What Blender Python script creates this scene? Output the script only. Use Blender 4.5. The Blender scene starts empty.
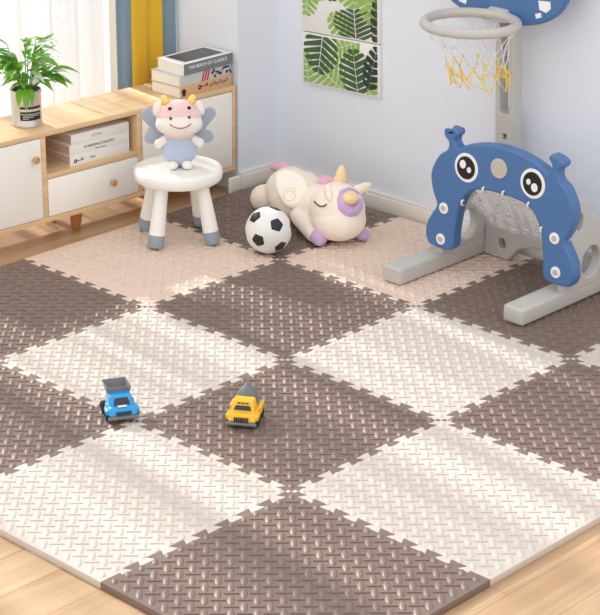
import bpy, bmesh, math, random
from mathutils import Vector, Matrix, Euler
random.seed(7)
PI = math.pi
sc = bpy.context.scene
COL = sc.collection

# ------------------------------------------------------------------ camera
CAM_LOC = Vector((-3.2702, -3.1025, 2.3157))
YAW, PITCH, ROLL, FPX = 0.7552, 0.3816, 0.0089, 1971.06
fw = Vector((math.cos(PITCH)*math.cos(YAW), math.cos(PITCH)*math.sin(YAW), -math.sin(PITCH)))
rt = Vector((math.sin(YAW), -math.cos(YAW), 0))
up = rt.cross(fw)
r2 = math.cos(ROLL)*rt + math.sin(ROLL)*up
u2 = -math.sin(ROLL)*rt + math.cos(ROLL)*up
cam = bpy.data.cameras.new('camera')
camo = bpy.data.objects.new('camera', cam)
COL.objects.link(camo)
m3 = Matrix((r2, u2, -fw)).transposed()
camo.matrix_world = Matrix.Translation(CAM_LOC) @ m3.to_4x4()
cam.sensor_fit = 'HORIZONTAL'
cam.sensor_width = 36
cam.lens = FPX/600*36
cam.clip_end = 100
sc.camera = camo

# ------------------------------------------------------------------ materials
def lin(c):
    out = []
    for v in c[:3]:
        v /= 255
        out.append(v/12.92 if v <= .04045 else ((v+.055)/1.055)**2.4)
    return (*out, 1)

def mat(name, rgb, rough=.5, metal=0., var=.0, vscale=20., bump=0., bscale=200., sheen=0., coat=0., spec=.5, trans=0., sss=0.):
    m = bpy.data.materials.new(name)
    m.use_nodes = True
    nt = m.node_tree
    b = nt.nodes['Principled BSDF']
    b.inputs['Base Color'].default_value = lin(rgb)
    b.inputs['Roughness'].default_value = rough
    b.inputs['Metallic'].default_value = metal
    b.inputs['Specular IOR Level'].default_value = spec
    b.inputs['Sheen Weight'].default_value = sheen
    b.inputs['Coat Weight'].default_value = coat
    tc = nt.nodes.new('ShaderNodeTexCoord')
    if var > 0:
        n = nt.nodes.new('ShaderNodeTexNoise')
        n.inputs['Scale'].default_value = vscale
        n.inputs['Detail'].default_value = 4
        nt.links.new(tc.outputs['Object'], n.inputs['Vector'])
        mx = nt.nodes.new('ShaderNodeMix')
        mx.data_type = 'RGBA'
        c = lin(rgb)
        mx.inputs[6].default_value = (c[0]*(1-var), c[1]*(1-var), c[2]*(1-var), 1)
        mx.inputs[7].default_value = (min(1, c[0]*(1+var)), min(1, c[1]*(1+var)), min(1, c[2]*(1+var)), 1)
        nt.links.new(n.outputs['Fac'], mx.inputs[0])
        nt.links.new(mx.outputs[2], b.inputs['Base Color'])
    if bump > 0:
        n2 = nt.nodes.new('ShaderNodeTexNoise')
        n2.inputs['Scale'].default_value = bscale
        n2.inputs['Detail'].default_value = 3
        nt.links.new(tc.outputs['Object'], n2.inputs['Vector'])
        bp = nt.nodes.new('ShaderNodeBump')
        bp.inputs['Strength'].default_value = bump
        bp.inputs['Distance'].default_value = .002
        nt.links.new(n2.outputs['Fac'], bp.inputs['Height'])
        nt.links.new(bp.outputs['Normal'], b.inputs['Normal'])
    return m

def wood(name, c1, c2, scale=(2, 22, 22), rough=.45, planks=None):
    m = bpy.data.materials.new(name)
    m.use_nodes = True
    nt = m.node_tree
    N, L = nt.nodes.new, nt.links.new
    b = nt.nodes['Principled BSDF']
    b.inputs['Roughness'].default_value = rough
    tc = N('ShaderNodeTexCoord')
    mp = N('ShaderNodeMapping')
    mp.inputs['Scale'].default_value = scale
    L(tc.outputs['Object'], mp.inputs['Vector'])
    n = N('ShaderNodeTexNoise')
    n.inputs['Scale'].default_value = 1.6
    n.inputs['Detail'].default_value = 7
    n.inputs['Distortion'].default_value = .6
    L(mp.outputs['Vector'], n.inputs['Vector'])
    cr = N('ShaderNodeValToRGB')
    cr.color_ramp.elements[0].position = .3
    cr.color_ramp.elements[0].color = lin(c1)
    cr.color_ramp.elements[1].position = .7
    cr.color_ramp.elements[1].color = lin(c2)
    L(n.outputs['Fac'], cr.inputs['Fac'])
    last = cr.outputs['Color']
    if planks:
        br = N('ShaderNodeTexBrick')
        br.inputs['Scale'].default_value = 1
        br.inputs['Brick Width'].default_value = planks[0]
        br.inputs['Row Height'].default_value = planks[1]
        br.inputs['Mortar Size'].default_value = .0022
        br.inputs['Mortar Smooth'].default_value = .4
        br.inputs['Color1'].default_value = (1, 1, 1, 1)
        br.inputs['Color2'].default_value = (.90, .88, .86, 1)
        br.inputs['Mortar'].default_value = (.72, .64, .57, 1)
        L(tc.outputs['Object'], br.inputs['Vector'])
        mx = N('ShaderNodeMix')
        mx.data_type = 'RGBA'
        mx.blend_type = 'MULTIPLY'
        mx.inputs[0].default_value = 1
        L(last, mx.inputs[6])
        L(br.outputs['Color'], mx.inputs[7])
        last = mx.outputs[2]
    L(last, b.inputs['Base Color'])
    return m

M = {}
M['foam_dark'] = mat('taupe_foam', (124, 106, 97), .44, var=.05, bump=.15, bscale=900)
M['foam_white'] = mat('white_foam', (208, 198, 189), .5, var=.02, bump=.12, bscale=900)
M['foam_white_shade'] = mat('white_foam_shade', (228, 205, 190), .5, var=.02, bump=.12, bscale=900)  # white foam of the back tiles, their warm shade put into the colour
M['floor'] = wood('oak_floor', (192, 157, 120), (214, 184, 148), (1.2, 14, 10), .4, planks=(1.3, .14))
M['wall'] = mat('pale_blue_wall', (233, 238, 247), .85, var=.012, vscale=3, bump=.05, bscale=300)
M['trim'] = mat('trim_white', (238, 234, 228), .5, var=.01)
M['oak'] = wood('cabinet_oak', (222, 184, 138), (240, 208, 166), (1.5, 20, 20), .4)
M['leg_wood'] = wood('leg_oak', (170, 112, 66), (196, 138, 88), (20, 20, 2), .45)
M['lacquer'] = mat('white_lacquer', (250, 247, 240), .4, var=.01)
M['knob'] = wood('knob_wood', (186, 136, 88), (214, 168, 120), (30, 30, 30), .45)
M['plastic_white'] = mat('white_plastic', (248, 245, 240), .35, var=.01, coat=.15)
M['plastic_grey'] = mat('grey_plastic', (196, 193, 188), .5, var=.02, vscale=8)
M['plastic_sock'] = mat('blue_grey_plastic', (150, 162, 174), .45, var=.02)
M['blue'] = mat('blue_plastic', (76, 117, 171), .42, var=.03, vscale=10, bump=.06, bscale=600)
M['white'] = mat('white_paint', (246, 246, 246), .5, var=.005)
M['black'] = mat('black_plastic', (22, 20, 20), .4, var=.02)
M['dark_hole'] = mat('dark_recess', (84, 80, 76), .7, var=.02)
M['bolt'] = mat('grey_bolt', (196, 190, 176), .45, var=.03)
M['cord_white'] = mat('white_cord', (240, 240, 240), .7, var=.02)
M['cord_yellow'] = mat('yellow_cord', (246, 210, 90), .7, var=.05)
M['ball'] = mat('ball_white', (240, 238, 235), .4, var=.01, bump=.25, bscale=350)
M['ball_black'] = mat('ball_black', (40, 40, 42), .5, var=.05, bump=.2, bscale=300)
M['plush_cream'] = mat('cream_plush', (255, 240, 224), .95, var=.04, vscale=30, bump=.5, bscale=420, sheen=.3)
M['plush_wing'] = mat('ivory_plush', (255, 246, 234), .95, var=.03, vscale=30, bump=.5, bscale=420, sheen=.3)
M['plush_white'] = mat('white_plush', (246, 240, 234), .95, var=.03, vscale=30, bump=.5, bscale=420, sheen=.3)
M['plush_lilac'] = mat('lilac_plush', (208, 176, 222), .95, var=.06, vscale=40, bump=.5, bscale=420, sheen=.3)
M['plush_pink'] = mat('pink_plush', (238, 182, 206), .95, var=.05, vscale=40, bump=.5, bscale=420, sheen=.3)
M['plush_horn'] = mat('pale_orange_plush', (252, 220, 168), .9, var=.04, bump=.4, bscale=420, sheen=.2)
M['cow_pink'] = mat('rose_plush', (242, 206, 204), .95, var=.05, vscale=40, bump=.5, bscale=420, sheen=.3)
M['cow_blue'] = mat('grey_blue_plush', (188, 200, 222), .95, var=.05, vscale=40, bump=.5, bscale=420, sheen=.3)
M['cow_wing'] = mat('grey_wing_felt', (172, 180, 194), .95, var=.04, vscale=40, bump=.4, bscale=420, sheen=.2)
M['horn_yellow'] = mat('yellow_felt', (250, 222, 124), .9, var=.04)
M['thread'] = mat('dark_thread', (92, 74, 66), .8, var=.05)
M['thread_red'] = mat('rose_thread', (206, 108, 104), .8, var=.05)
M['truck_blue'] = mat('toy_blue', (12, 154, 224), .25, var=.01, coat=.4)
M['truck_yellow'] = mat('toy_yellow', (250, 190, 20), .25, var=.01, coat=.4)
M['truck_grey'] = mat('toy_grey', (112, 114, 120), .4, var=.03)
M['truck_dark'] = mat('toy_dark', (46, 48, 54), .45, var=.03)
M['tyre'] = mat('rubber_black', (26, 25, 26), .6, var=.03)
M['pages'] = mat('paper_pages', (240, 234, 224), .8, var=.03, vscale=60)
M['cover_white'] = mat('white_cover', (240, 238, 234), .5, var=.01)
M['cover_grey'] = mat('slate_cover', (118, 128, 136), .5, var=.03)
M['cover_pale'] = mat('pale_grey_cover', (206, 208, 208), .5, var=.03)
M['cover_tan'] = mat('tan_cover', (222, 176, 128), .55, var=.04)
M['ink'] = mat('black_ink', (34, 32, 32), .6, var=.02)
M['ink_grey'] = mat('grey_ink', (120, 120, 122), .6, var=.02)
M['ink_red'] = mat('red_ink', (200, 60, 70), .6, var=.03)
M['ink_navy'] = mat('navy_ink', (60, 64, 92), .6, var=.05)
M['photo_dark'] = mat('dark_cover_print', (78, 78, 82), .4, var=.5, vscale=26)
M['page_brown'] = mat('grey_pink_pages', (214, 190, 170), .8, var=.08, vscale=50)
M['tin'] = mat('brushed_tin', (206, 202, 196), .32, metal=.75, var=.04, vscale=30)
M['soil'] = mat('soil', (70, 52, 40), .95, var=.3, vscale=80)
M['canvas'] = mat('canvas_white', (240, 238, 234), .75, var=.01, bump=.2, bscale=900)
M['leaf_dark'] = mat('print_dark_green', (66, 98, 60), .7, var=.12, vscale=40)
M['leaf_light'] = mat('print_light_green', (150, 186, 92), .7, var=.12, vscale=40)
M['leaf_black'] = mat('print_deep_green', (44, 60, 46), .7, var=.12, vscale=40)
M['blue_cloth'] = mat('blue_grey_cloth', (124, 148, 168), .9, var=.05, vscale=60, bump=.3, bscale=700, sheen=.2)
M['yellow_cloth'] = mat('mustard_cloth', (222, 178, 40), .9, var=.05, vscale=60, bump=.3, bscale=700, sheen=.2)
M['pvc'] = mat('window_frame_white', (240, 240, 240), .4, var=.01)

def leaf_mat():
    m = mat('plant_leaf', (100, 168, 54), .42, var=.35, vscale=14)
    nt = m.node_tree
    b = nt.nodes['Principled BSDF']
    tr = nt.nodes.new('ShaderNodeBsdfTranslucent')
    tr.inputs['Color'].default_value = lin((150, 205, 70))
    mx = nt.nodes.new('ShaderNodeMixShader')
    mx.inputs[0].default_value = .35
    nt.links.new(b.outputs[0], mx.inputs[1])
    nt.links.new(tr.outputs[0], mx.inputs[2])
    nt.links.new(mx.outputs[0], nt.nodes['Material Output'].inputs['Surface'])
    return m
M['leaf'] = leaf_mat()
M['leaf_pale'] = mat('plant_pale_leaf', (214, 222, 206), .5, var=.1, vscale=20)

def sheer_mat():
    m = bpy.data.materials.new('sheer_voile')
    m.use_nodes = True
    nt = m.node_tree
    N, L = nt.nodes.new, nt.links.new
    b = nt.nodes['Principled BSDF']
    b.inputs['Base Color'].default_value = lin((226, 229, 232))
    b.inputs['Roughness'].default_value = .9
    tl = N('ShaderNodeBsdfTranslucent')
    tl.inputs['Color'].default_value = lin((250, 250, 250))
    m1 = N('ShaderNodeMixShader')
    m1.inputs[0].default_value = .07
    L(b.outputs[0], m1.inputs[1])
    L(tl.outputs[0], m1.inputs[2])
    tp = N('ShaderNodeBsdfTransparent')
    tc = N('ShaderNodeTexCoord')
    mp = N('ShaderNodeMapping')
    mp.inputs['Scale'].default_value = (13, 0, .10)
    L(tc.outputs['Object'], mp.inputs['Vector'])
    n = N('ShaderNodeTexNoise')                       # gathered cloth: dense and open bands of weave
    n.inputs['Scale'].default_value = 1
    n.inputs['Detail'].default_value = 2
    L(mp.outputs['Vector'], n.inputs['Vector'])
    mr = N('ShaderNodeMapRange')
    mr.inputs['From Min'].default_value = .38
    mr.inputs['From Max'].default_value = .62
    mr.inputs['To Min'].default_value = .06
    mr.inputs['To Max'].default_value = .62
    L(n.outputs['Fac'], mr.inputs['Value'])
    mx = N('ShaderNodeMixShader')
    L(mr.outputs['Result'], mx.inputs[0])
    L(m1.outputs[0], mx.inputs[1])
    L(tp.outputs[0], mx.inputs[2])
    L(mx.outputs[0], nt.nodes['Material Output'].inputs['Surface'])
    return m
M['sheer'] = sheer_mat()

def glass_mat():
    m = bpy.data.materials.new('window_glass')
    m.use_nodes = True
    nt = m.node_tree
    b = nt.nodes['Principled BSDF']
    b.inputs['Roughness'].default_value = .02
    tp = nt.nodes.new('ShaderNodeBsdfTransparent')
    mx = nt.nodes.new('ShaderNodeMixShader')
    mx.inputs[0].default_value = .93
    nt.links.new(b.outputs[0], mx.inputs[1])
    nt.links.new(tp.outputs[0], mx.inputs[2])
    nt.links.new(mx.outputs[0], nt.nodes['Material Output'].inputs['Surface'])
    return m
M['glass'] = glass_mat()

# ------------------------------------------------------------------ helpers
def tag(o, label=None, cat=None, group=None, kind=None):
    if label: o['label'] = label
    if cat: o['category'] = cat
    if group: o['group'] = group
    if kind: o['kind'] = kind
    return o

def thing(name, label, cat, loc=(0, 0, 0), rotz=0., group=None, rot=None):
    o = bpy.data.objects.new(name, None)
    o.empty_display_size = .05
    COL.objects.link(o)
    o.location = loc
    o.rotation_euler = rot if rot else (0, 0, rotz)
    return tag(o, label, cat, group)

def link_mesh(name, me, m, parent=None, smooth=True, angle=40, world=False):
    """link a mesh; world=True: its coordinates are world ones, moved into the parent's frame"""
    o = bpy.data.objects.new(name, me)
    COL.objects.link(o)
    ms = m if isinstance(m, (list, tuple)) else [m]
    me.materials.clear()
    for q in ms:
        me.materials.append(M[q] if isinstance(q, str) else q)
    if parent is not None:
        o.parent = parent
        if world:
            p = parent
            mw = Matrix()
            while p is not None:
                mw = (Matrix.Translation(p.location) @ p.rotation_euler.to_matrix().to_4x4()) @ mw
                p = p.parent
            me.transform(mw.inverted())
    if smooth:
        try:
            me.shade_auto_smooth if False else None
        except Exception:
            pass
        me.polygons.foreach_set('use_smooth', [True]*len(me.polygons))
        try:
            me.set_sharp_from_angle(angle=math.radians(angle))
        except Exception:
            pass
    me.update()
    return o

class MB:
    def __init__(s):
        s.bm = bmesh.new()
    def add(s, other_bm, mi=0):
        for f in other_bm.faces: f.material_index = mi
        me = bpy.data.meshes.new('t')
        other_bm.to_mesh(me)
        other_bm.free()
        s.bm.from_mesh(me)
        bpy.data.meshes.remove(me)
        return s
    def add_me(s, me, mi=0, mtx=None):
        b = bmesh.new(); b.from_mesh(me)
        bpy.data.meshes.remove(me)
        if mtx is not None: b.transform(mtx)
        return s.add(b, mi)
    def box(s, lo, hi, bev=0., seg=2, taper=None, mtx=None, mi=0):
        b = bmesh.new()
        bmesh.ops.create_cube(b, size=1)
        c = [(lo[i]+hi[i])/2 for i in range(3)]
        d = [hi[i]-lo[i] for i in range(3)]
        for v in b.verts:
            top = v.co.z > 0
            x, y = v.co.x, v.co.y
            if taper and top:
                x, y = x*taper[0], y*taper[1]
            v.co = Vector((c[0]+x*d[0], c[1]+y*d[1], c[2]+v.co.z*d[2]))
        if bev > 0:
            bmesh.ops.bevel(b, geom=list(b.edges), offset=bev, segments=seg, profile=.5, affect='EDGES', clamp_overlap=True)
        if mtx is not None: b.transform(mtx)
        return s.add(b, mi)
    def hexa(s, pts, bev=0., seg=2, mi=0, mtx=None):
        """8 points: bottom ring of 4 then top ring of 4"""
        b = bmesh.new()
        v = [b.verts.new(p) for p in pts]
        for q in ((3, 2, 1, 0), (4, 5, 6, 7), (0, 1, 5, 4), (1, 2, 6, 5), (2, 3, 7, 6), (3, 0, 4, 7)):
            b.faces.new([v[i] for i in q])
        bmesh.ops.recalc_face_normals(b, faces=b.faces)
        if bev > 0:
            bmesh.ops.bevel(b, geom=list(b.edges), offset=bev, segments=seg, profile=.5, affect='EDGES', clamp_overlap=True)
        if mtx is not None: b.transform(mtx)
        return s.add(b, mi)
    def lathe(s, prof, n=32, mtx=None, mi=0, sx=1, sy=1):
        b = bmesh.new()
        rings = []
        for (r, z) in prof:
            if r < 1e-6:
                rings.append([b.verts.new((0, 0, z))])
            else:
                rings.append([b.verts.new((r*sx*math.cos(2*PI*k/n), r*sy*math.sin(2*PI*k/n), z)) for k in range(n)])
        for a, c in zip(rings, rings[1:]):
            for k in range(n):
                k2 = (k+1) % n
                if len(a) == 1 and len(c) == 1: continue
                if len(a) == 1: b.faces.new((a[0], c[k2], c[k]))
                elif len(c) == 1: b.faces.new((a[k], a[k2], c[0]))
                else: b.faces.new((a[k], a[k2], c[k2], c[k]))
        bmesh.ops.recalc_face_normals(b, faces=b.faces)
        if mtx is not None: b.transform(mtx)
        return s.add(b, mi)
    def ell(s, c, r, rot=(0, 0, 0), u=24, v=14, mi=0):
        b = bmesh.new()
        bmesh.ops.create_uvsphere(b, u_segments=u, v_segments=v, radius=1)
        b.transform(Matrix.Translation(c) @ Euler(rot).to_matrix().to_4x4() @ Matrix.Diagonal((*r, 1)))
        return s.add(b, mi)
    def tube(s, pts, r, n=8, mi=0, closed=False):
        b = bmesh.new()
        pts = [Vector(p) for p in pts]
        R = r if isinstance(r, (list, tuple)) else [r]*len(pts)
        rings = []
        prev = None
        L = len(pts)
        for i, p in enumerate(pts):
            if closed: t = pts[(i+1) % L]-pts[i-1]
            else: t = pts[min(i+1, L-1)]-pts[max(i-1, 0)]
            if t.length < 1e-9: t = Vector((0, 0, 1))
            t.normalize()
            if prev is None:
                a = t.orthogonal().normalized()
            else:
                a = prev - t*prev.dot(t)
                a = a.normalized() if a.length > 1e-6 else t.orthogonal().normalized()
            prev = a
            c = t.cross(a)
            rings.append([b.verts.new(p+(a*math.cos(2*PI*k/n)+c*math.sin(2*PI*k/n))*R[i]) for k in range(n)])
        pairs = list(zip(rings, rings[1:]))
        if closed: pairs.append((rings[-1], rings[0]))
        for a, c in pairs:
            for k in range(n):
                b.faces.new((a[k], a[(k+1) % n], c[(k+1) % n], c[k]))
        if not closed:
            b.faces.new(rings[0][::-1]); b.faces.new(rings[-1])
        bmesh.ops.recalc_face_normals(b, faces=b.faces)
        return s.add(b, mi)
    def build(s, name, m, parent=None, **k):
        me = bpy.data.meshes.new(name)
        s.bm.to_mesh(me); s.bm.free()
        return link_mesh(name, me, m, parent, **k)

def evalmesh(ob):
    bpy.context.view_layer.update()
    dg = bpy.context.evaluated_depsgraph_get()
    me = bpy.data.meshes.new_from_object(ob.evaluated_get(dg))
    return me

def plate(loops, depth, bev=0., bres=2, mtx=None):
    """solid flat plate from closed 2D loops (outer first, then holes); thickness +-depth/2 along local z"""
    cu = bpy.data.curves.new('c', 'CURVE')
    cu.dimensions = '2D'
    cu.fill_mode = 'BOTH'
    cu.extrude = max(depth/2-bev, 0)
    cu.bevel_depth = bev
    cu.bevel_resolution = bres
    cu.offset = -bev
    for lp in loops:
        sp = cu.splines.new('POLY')
        sp.points.add(len(lp)-1)
        for p, q in zip(sp.points, lp): p.co = (q[0], q[1], 0, 1)
        sp.use_cyclic_u = True
    ob = bpy.data.objects.new('c', cu)
    COL.objects.link(ob)
    me = evalmesh(ob)
    bpy.data.objects.remove(ob)
    bpy.data.curves.remove(cu)
    if mtx is not None: me.transform(mtx)
    return me

def text_mesh(body, size, depth=.0004, mtx=None, align='CENTER', spacing=1., shear=0.):
    cu = bpy.data.curves.new('t', 'FONT')
    cu.body = body
    cu.size = size
    cu.extrude = depth
    cu.align_x = align
    cu.align_y = 'CENTER'
    cu.space_character = spacing
    cu.shear = shear
    ob = bpy.data.objects.new('t', cu)
    COL.objects.link(ob)
    me = evalmesh(ob)
    bpy.data.objects.remove(ob)
    bpy.data.curves.remove(cu)
    if mtx is not None: me.transform(mtx)
    return me

def catmull(pts, n=6, closed=True):
    out = []
    L = len(pts)
    rng = range(L) if closed else range(L-1)
    for i in rng:
        if closed: p0, p1, p2, p3 = (pts[(i+k-1) % L] for k in range(4))
        else: p0, p1, p2, p3 = pts[max(i-1, 0)], pts[i], pts[i+1], pts[min(i+2, L-1)]
        for k in range(n):
            t = k/n
            out.append(tuple(.5*((2*b)+(-a+c)*t+(2*a-5*b+4*c-d)*t*t+(-a+3*b-3*c+d)*t**3) for a, b, c, d in zip(p0, p1, p2, p3)))
    if not closed: out.append(tuple(pts[-1]))
    return out

def circ(cx, cy, rx, ry=None, n=28, a0=0.):
    ry = ry or rx
    return [(cx+rx*math.cos(a0+2*PI*k/n), cy+ry*math.sin(a0+2*PI*k/n)) for k in range(n)]

def rrect(x0, y0, x1, y1, r, n=5):
    out = []
    for cx, cy, a in ((x1-r, y1-r, 0), (x0+r, y1-r, PI/2), (x0+r, y0+r, PI), (x1-r, y0+r, 1.5*PI)):
        for k in range(n+1):
            t = a+PI/2*k/n
            out.append((cx+r*math.cos(t), cy+r*math.sin(t)))
    return out

def plush(name, blobs, m, parent, voxel=.005, smooth=6, world=True, keep=True):
    """one continuous stuffed body: ellipsoids and capsules fused and smoothed"""
    b = MB()
    for q in blobs:
        if q[0] == 'e': b.ell(q[1], q[2], q[3] if len(q) > 3 else (0, 0, 0))
        else:
            p0, p1, ra, rb = Vector(q[1]), Vector(q[2]), q[3], q[4]
            for k in range(9):
                t = k/8
                rr = ra*(1-t)+rb*t
                b.ell(p0.lerp(p1, t), (rr, rr, rr), u=16, v=10)
    me = bpy.data.meshes.new('p'); b.bm.to_mesh(me); b.bm.free()
    ob = bpy.data.objects.new('p', me)
    COL.objects.link(ob)
    r = ob.modifiers.new('r', 'REMESH'); r.mode = 'VOXEL'; r.voxel_size = voxel
    s = ob.modifiers.new('s', 'SMOOTH'); s.factor = .5; s.iterations = smooth
    out = evalmesh(ob)
    bpy.data.objects.remove(ob); bpy.data.meshes.remove(me)
    return link_mesh(name, out, m, parent, angle=180, world=world)

FLOOR = -.02

# ------------------------------------------------------------------ room shell
def sbox(name, lo, hi, m, bev=0.):
    o = MB().box(lo, hi, bev).build(name, m, smooth=bev > 0)
    return tag(o, kind='structure')

WY = 2.30      # window wall, inner face
sbox('floor', (-4.2, -4.0, -.12), (2.2, 2.6, FLOOR), 'floor')
b = MB()
b.box((1.85, -3.2, FLOOR), (2.05, 2.50, 2.7))
tag(b.build('wall_right', 'wall', smooth=False), kind='structure')
tag(MB().box((1.65, 1.85, FLOOR), (1.8499, WY-.0005, 2.7)).build('wall_corner', 'wall', smooth=False), kind='structure')
WX0, WX1, WZ0, WZ1 = -1.5, 1.55, .0, 2.25
b = MB()
b.box((-3.2, WY, FLOOR), (WX0, WY+.2, 2.7))
b.box((WX1, WY, FLOOR), (1.8499, WY+.2, 2.7))
b.box((WX0, WY, WZ1), (WX1, WY+.2, 2.7))
tag(b.build('wall_left', 'wall', smooth=False), kind='structure')
# skirting
def skirting(name, pts_lo, pts_hi):
    b = MB()
    b.box(pts_lo, (pts_hi[0], pts_hi[1], pts_hi[2]-.012), .002)
    # thinner moulded lip on top
    lo = list(pts_lo); hi = list(pts_hi)
    lo[2] = pts_hi[2]-.0125
    if hi[0]-lo[0] < .05: lo[0] += .006
    else: lo[1] += .006
    b.box(lo, hi, .003)
    return tag(b.build(name, 'trim'), kind='structure')
skirting('baseboard_right', (1.832, -3.2, FLOOR), (1.8498, 1.832, .055))
skirting('baseboard_corner', (1.655, 1.832, FLOOR), (1.8498, 1.8498, .055))
b = MB()
b.box((1.585, 1.826, FLOOR), (1.648, 1.8405, .050), .006)
b.box((1.6495, 1.8245, FLOOR), (1.6545, 1.8405, .052), .001)
tag(b.build('trim_1', 'trim'), kind='structure')

# window: white frame, mullions and glass
win = tag(bpy.data.objects.new('window_1', None), kind='structure')
COL.objects.link(win); win.location = (0, WY+.1, WZ0)
b = MB()
fy0, fy1 = WY+.07, WY+.13
b.box((WX0, fy0, FLOOR), (WX0+.06, fy1, WZ1)); b.box((WX1-.06, fy0, FLOOR), (WX1, fy1, WZ1))
b.box((WX0, fy0, FLOOR), (WX1, fy1, .05)); b.box((WX0, fy0, WZ1-.06), (WX1, fy1, WZ1))
nm = 2
for k in range(1, nm):
    x = WX0+(WX1-WX0)*k/nm
    b.box((x-.028, fy0, .0), (x+.028, fy1, WZ1))
b.build('window_frame', 'pvc', win, smooth=False, world=True)
MB().box((WX0+.03, WY+.097, .02), (WX1-.03, WY+.103, WZ1-.03)).build('pane', 'glass', win, smooth=False, world=True)

# ------------------------------------------------------------------ curtains
def cloth(name, x0, x1, y0, amp, lam, m, label, cat, ph=0., z0=FLOOR+.004, z1=2.35, n=None, thick=0., seed=1):
    rnd = random.Random(seed)
    n = n or int((x1-x0)/.006)
    nz = 10
    bm = bmesh.new()
    grid = []
    ph2 = rnd.random()*6
    for j in range(nz+1):
        z = z0+(z1-z0)*j/nz
        row = []
        for i in range(n+1):
            x = x0+(x1-x0)*i/n
            t = 2*PI*(x-x0)/lam+ph
            y = y0+amp*(math.sin(t)*.75+.25*math.sin(t*2.3+ph2))+amp*.12*math.sin(3*z+t*.4)
            row.append(bm.verts.new((x+amp*.35*math.cos(t), y, z)))
        grid.append(row)
    for j in range(nz):
        for i in range(n):
            bm.faces.new((grid[j][i], grid[j][i+1], grid[j+1][i+1], grid[j+1][i]))
    if thick > 0:
        bmesh.ops.recalc_face_normals(bm, faces=bm.faces)
        bmesh.ops.solidify(bm, geom=bm.faces, thickness=thick)
    me = bpy.data.meshes.new(name); bm.to_mesh(me); bm.free()
    o = link_mesh(name, me, m, angle=180)
    return tag(o, label, cat)
cloth('sheer_curtain', -1.55, 1.335, 2.215, .020, .125, 'sheer', 'white sheer curtain glowing in front of the window', 'curtain', seed=3)
cloth('curtain_panel', 1.352, 1.418, 2.172, .009, .075, 'blue_cloth', 'narrow blue-grey curtain panel between the white sheer and the mustard curtain', 'curtain', ph=.4, thick=.002, seed=4)
cloth('curtain_panel', 1.432, 1.566, 2.172, .012, .092, 'yellow_cloth', 'mustard yellow curtain panel hanging behind the cabinet', 'curtain', ph=2.2, thick=.002, seed=5)
cloth('curtain_panel', 1.580, 1.643, 2.172, .009, .07, 'blue_cloth', 'blue-grey curtain panel right of the mustard curtain, against the white wall', 'curtain', ph=1., thick=.002, seed=6)

# ------------------------------------------------------------------ foam mat
T = .6; STRIP0, STRIP1 = .047, .013
NT, D, DL = 8, .0112, .0062
def wave(a, bq, axis_x):
    """interlocking line along one tile edge, from lattice point a to bq (ascending)"""
    pts = []
    p = T/NT
    for k in range(NT):
        for h in (0, 1):
            s = p*(k+.25+.5*h)
            sg = -1 if h == 0 else 1
            pts.append((s+DL*1.0, -D*sg*1.0) if False else None)
    pts = [(0., 0.)]
    cur = -1
    s_list = [p*(k*.5+.5) for k in range(2*NT-1)]
    pts.append((s_list[0]*.35, 0.)); pts.append((s_list[0]*.35-.001, -D))
    for s in s_list:
        # flip from cur to -cur with an undercut
        pts.append((s+DL, cur*D)); pts.append((s-DL, -cur*D))
        cur = -cur
    e = T-s_list[0]*.35
    pts.append((e+.001, cur*D)); pts.append((e, 0.)); pts.append((T, 0.))
    out = []
    for s, o in pts:
        out.append((a[0]+s, a[1]+o) if axis_x else (a[0]+o, a[1]+s))
    return out

def leaf_bump(c, ang, ln, wd, h, V, F, st=(-.62, 0, .62), box=False):
    ca, sa = math.cos(ang), math.sin(ang)
    def P(u, v, z): V.append((c[0]+u*ca-v*sa, c[1]+u*sa+v*ca, z)); return len(V)-1
    a = P(-ln/2, 0, 0)
    prev = None
    for t in st:
        w = wd/2*(1-t*t)**.5
        hh = h*(1-t*t)**.5
        if box: row = [P(t*ln/2, -wd/2, 0), P(t*ln/2, -wd*.42, h), P(t*ln/2, 0, h*1.05), P(t*ln/2, wd*.42, h), P(t*ln/2, wd/2, 0)]
        else: row = [P(t*ln/2, -w, 0), P(t*ln/2, -w*.62, hh*.72), P(t*ln/2, 0, hh), P(t*ln/2, w*.62, hh*.72), P(t*ln/2, w, 0)]
        if prev is None:
            for q in range(4): F.append((a, row[q], row[q+1])[::-1] if False else (a, row[q+1], row[q])[::-1])
        else:
            for q in range(4): F.append((prev[q], row[q], row[q+1], prev[q+1]))
        prev = row
    e = P(ln/2, 0, 0)
    for q in range(4): F.append((prev[q], e, prev[q+1]))

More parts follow.
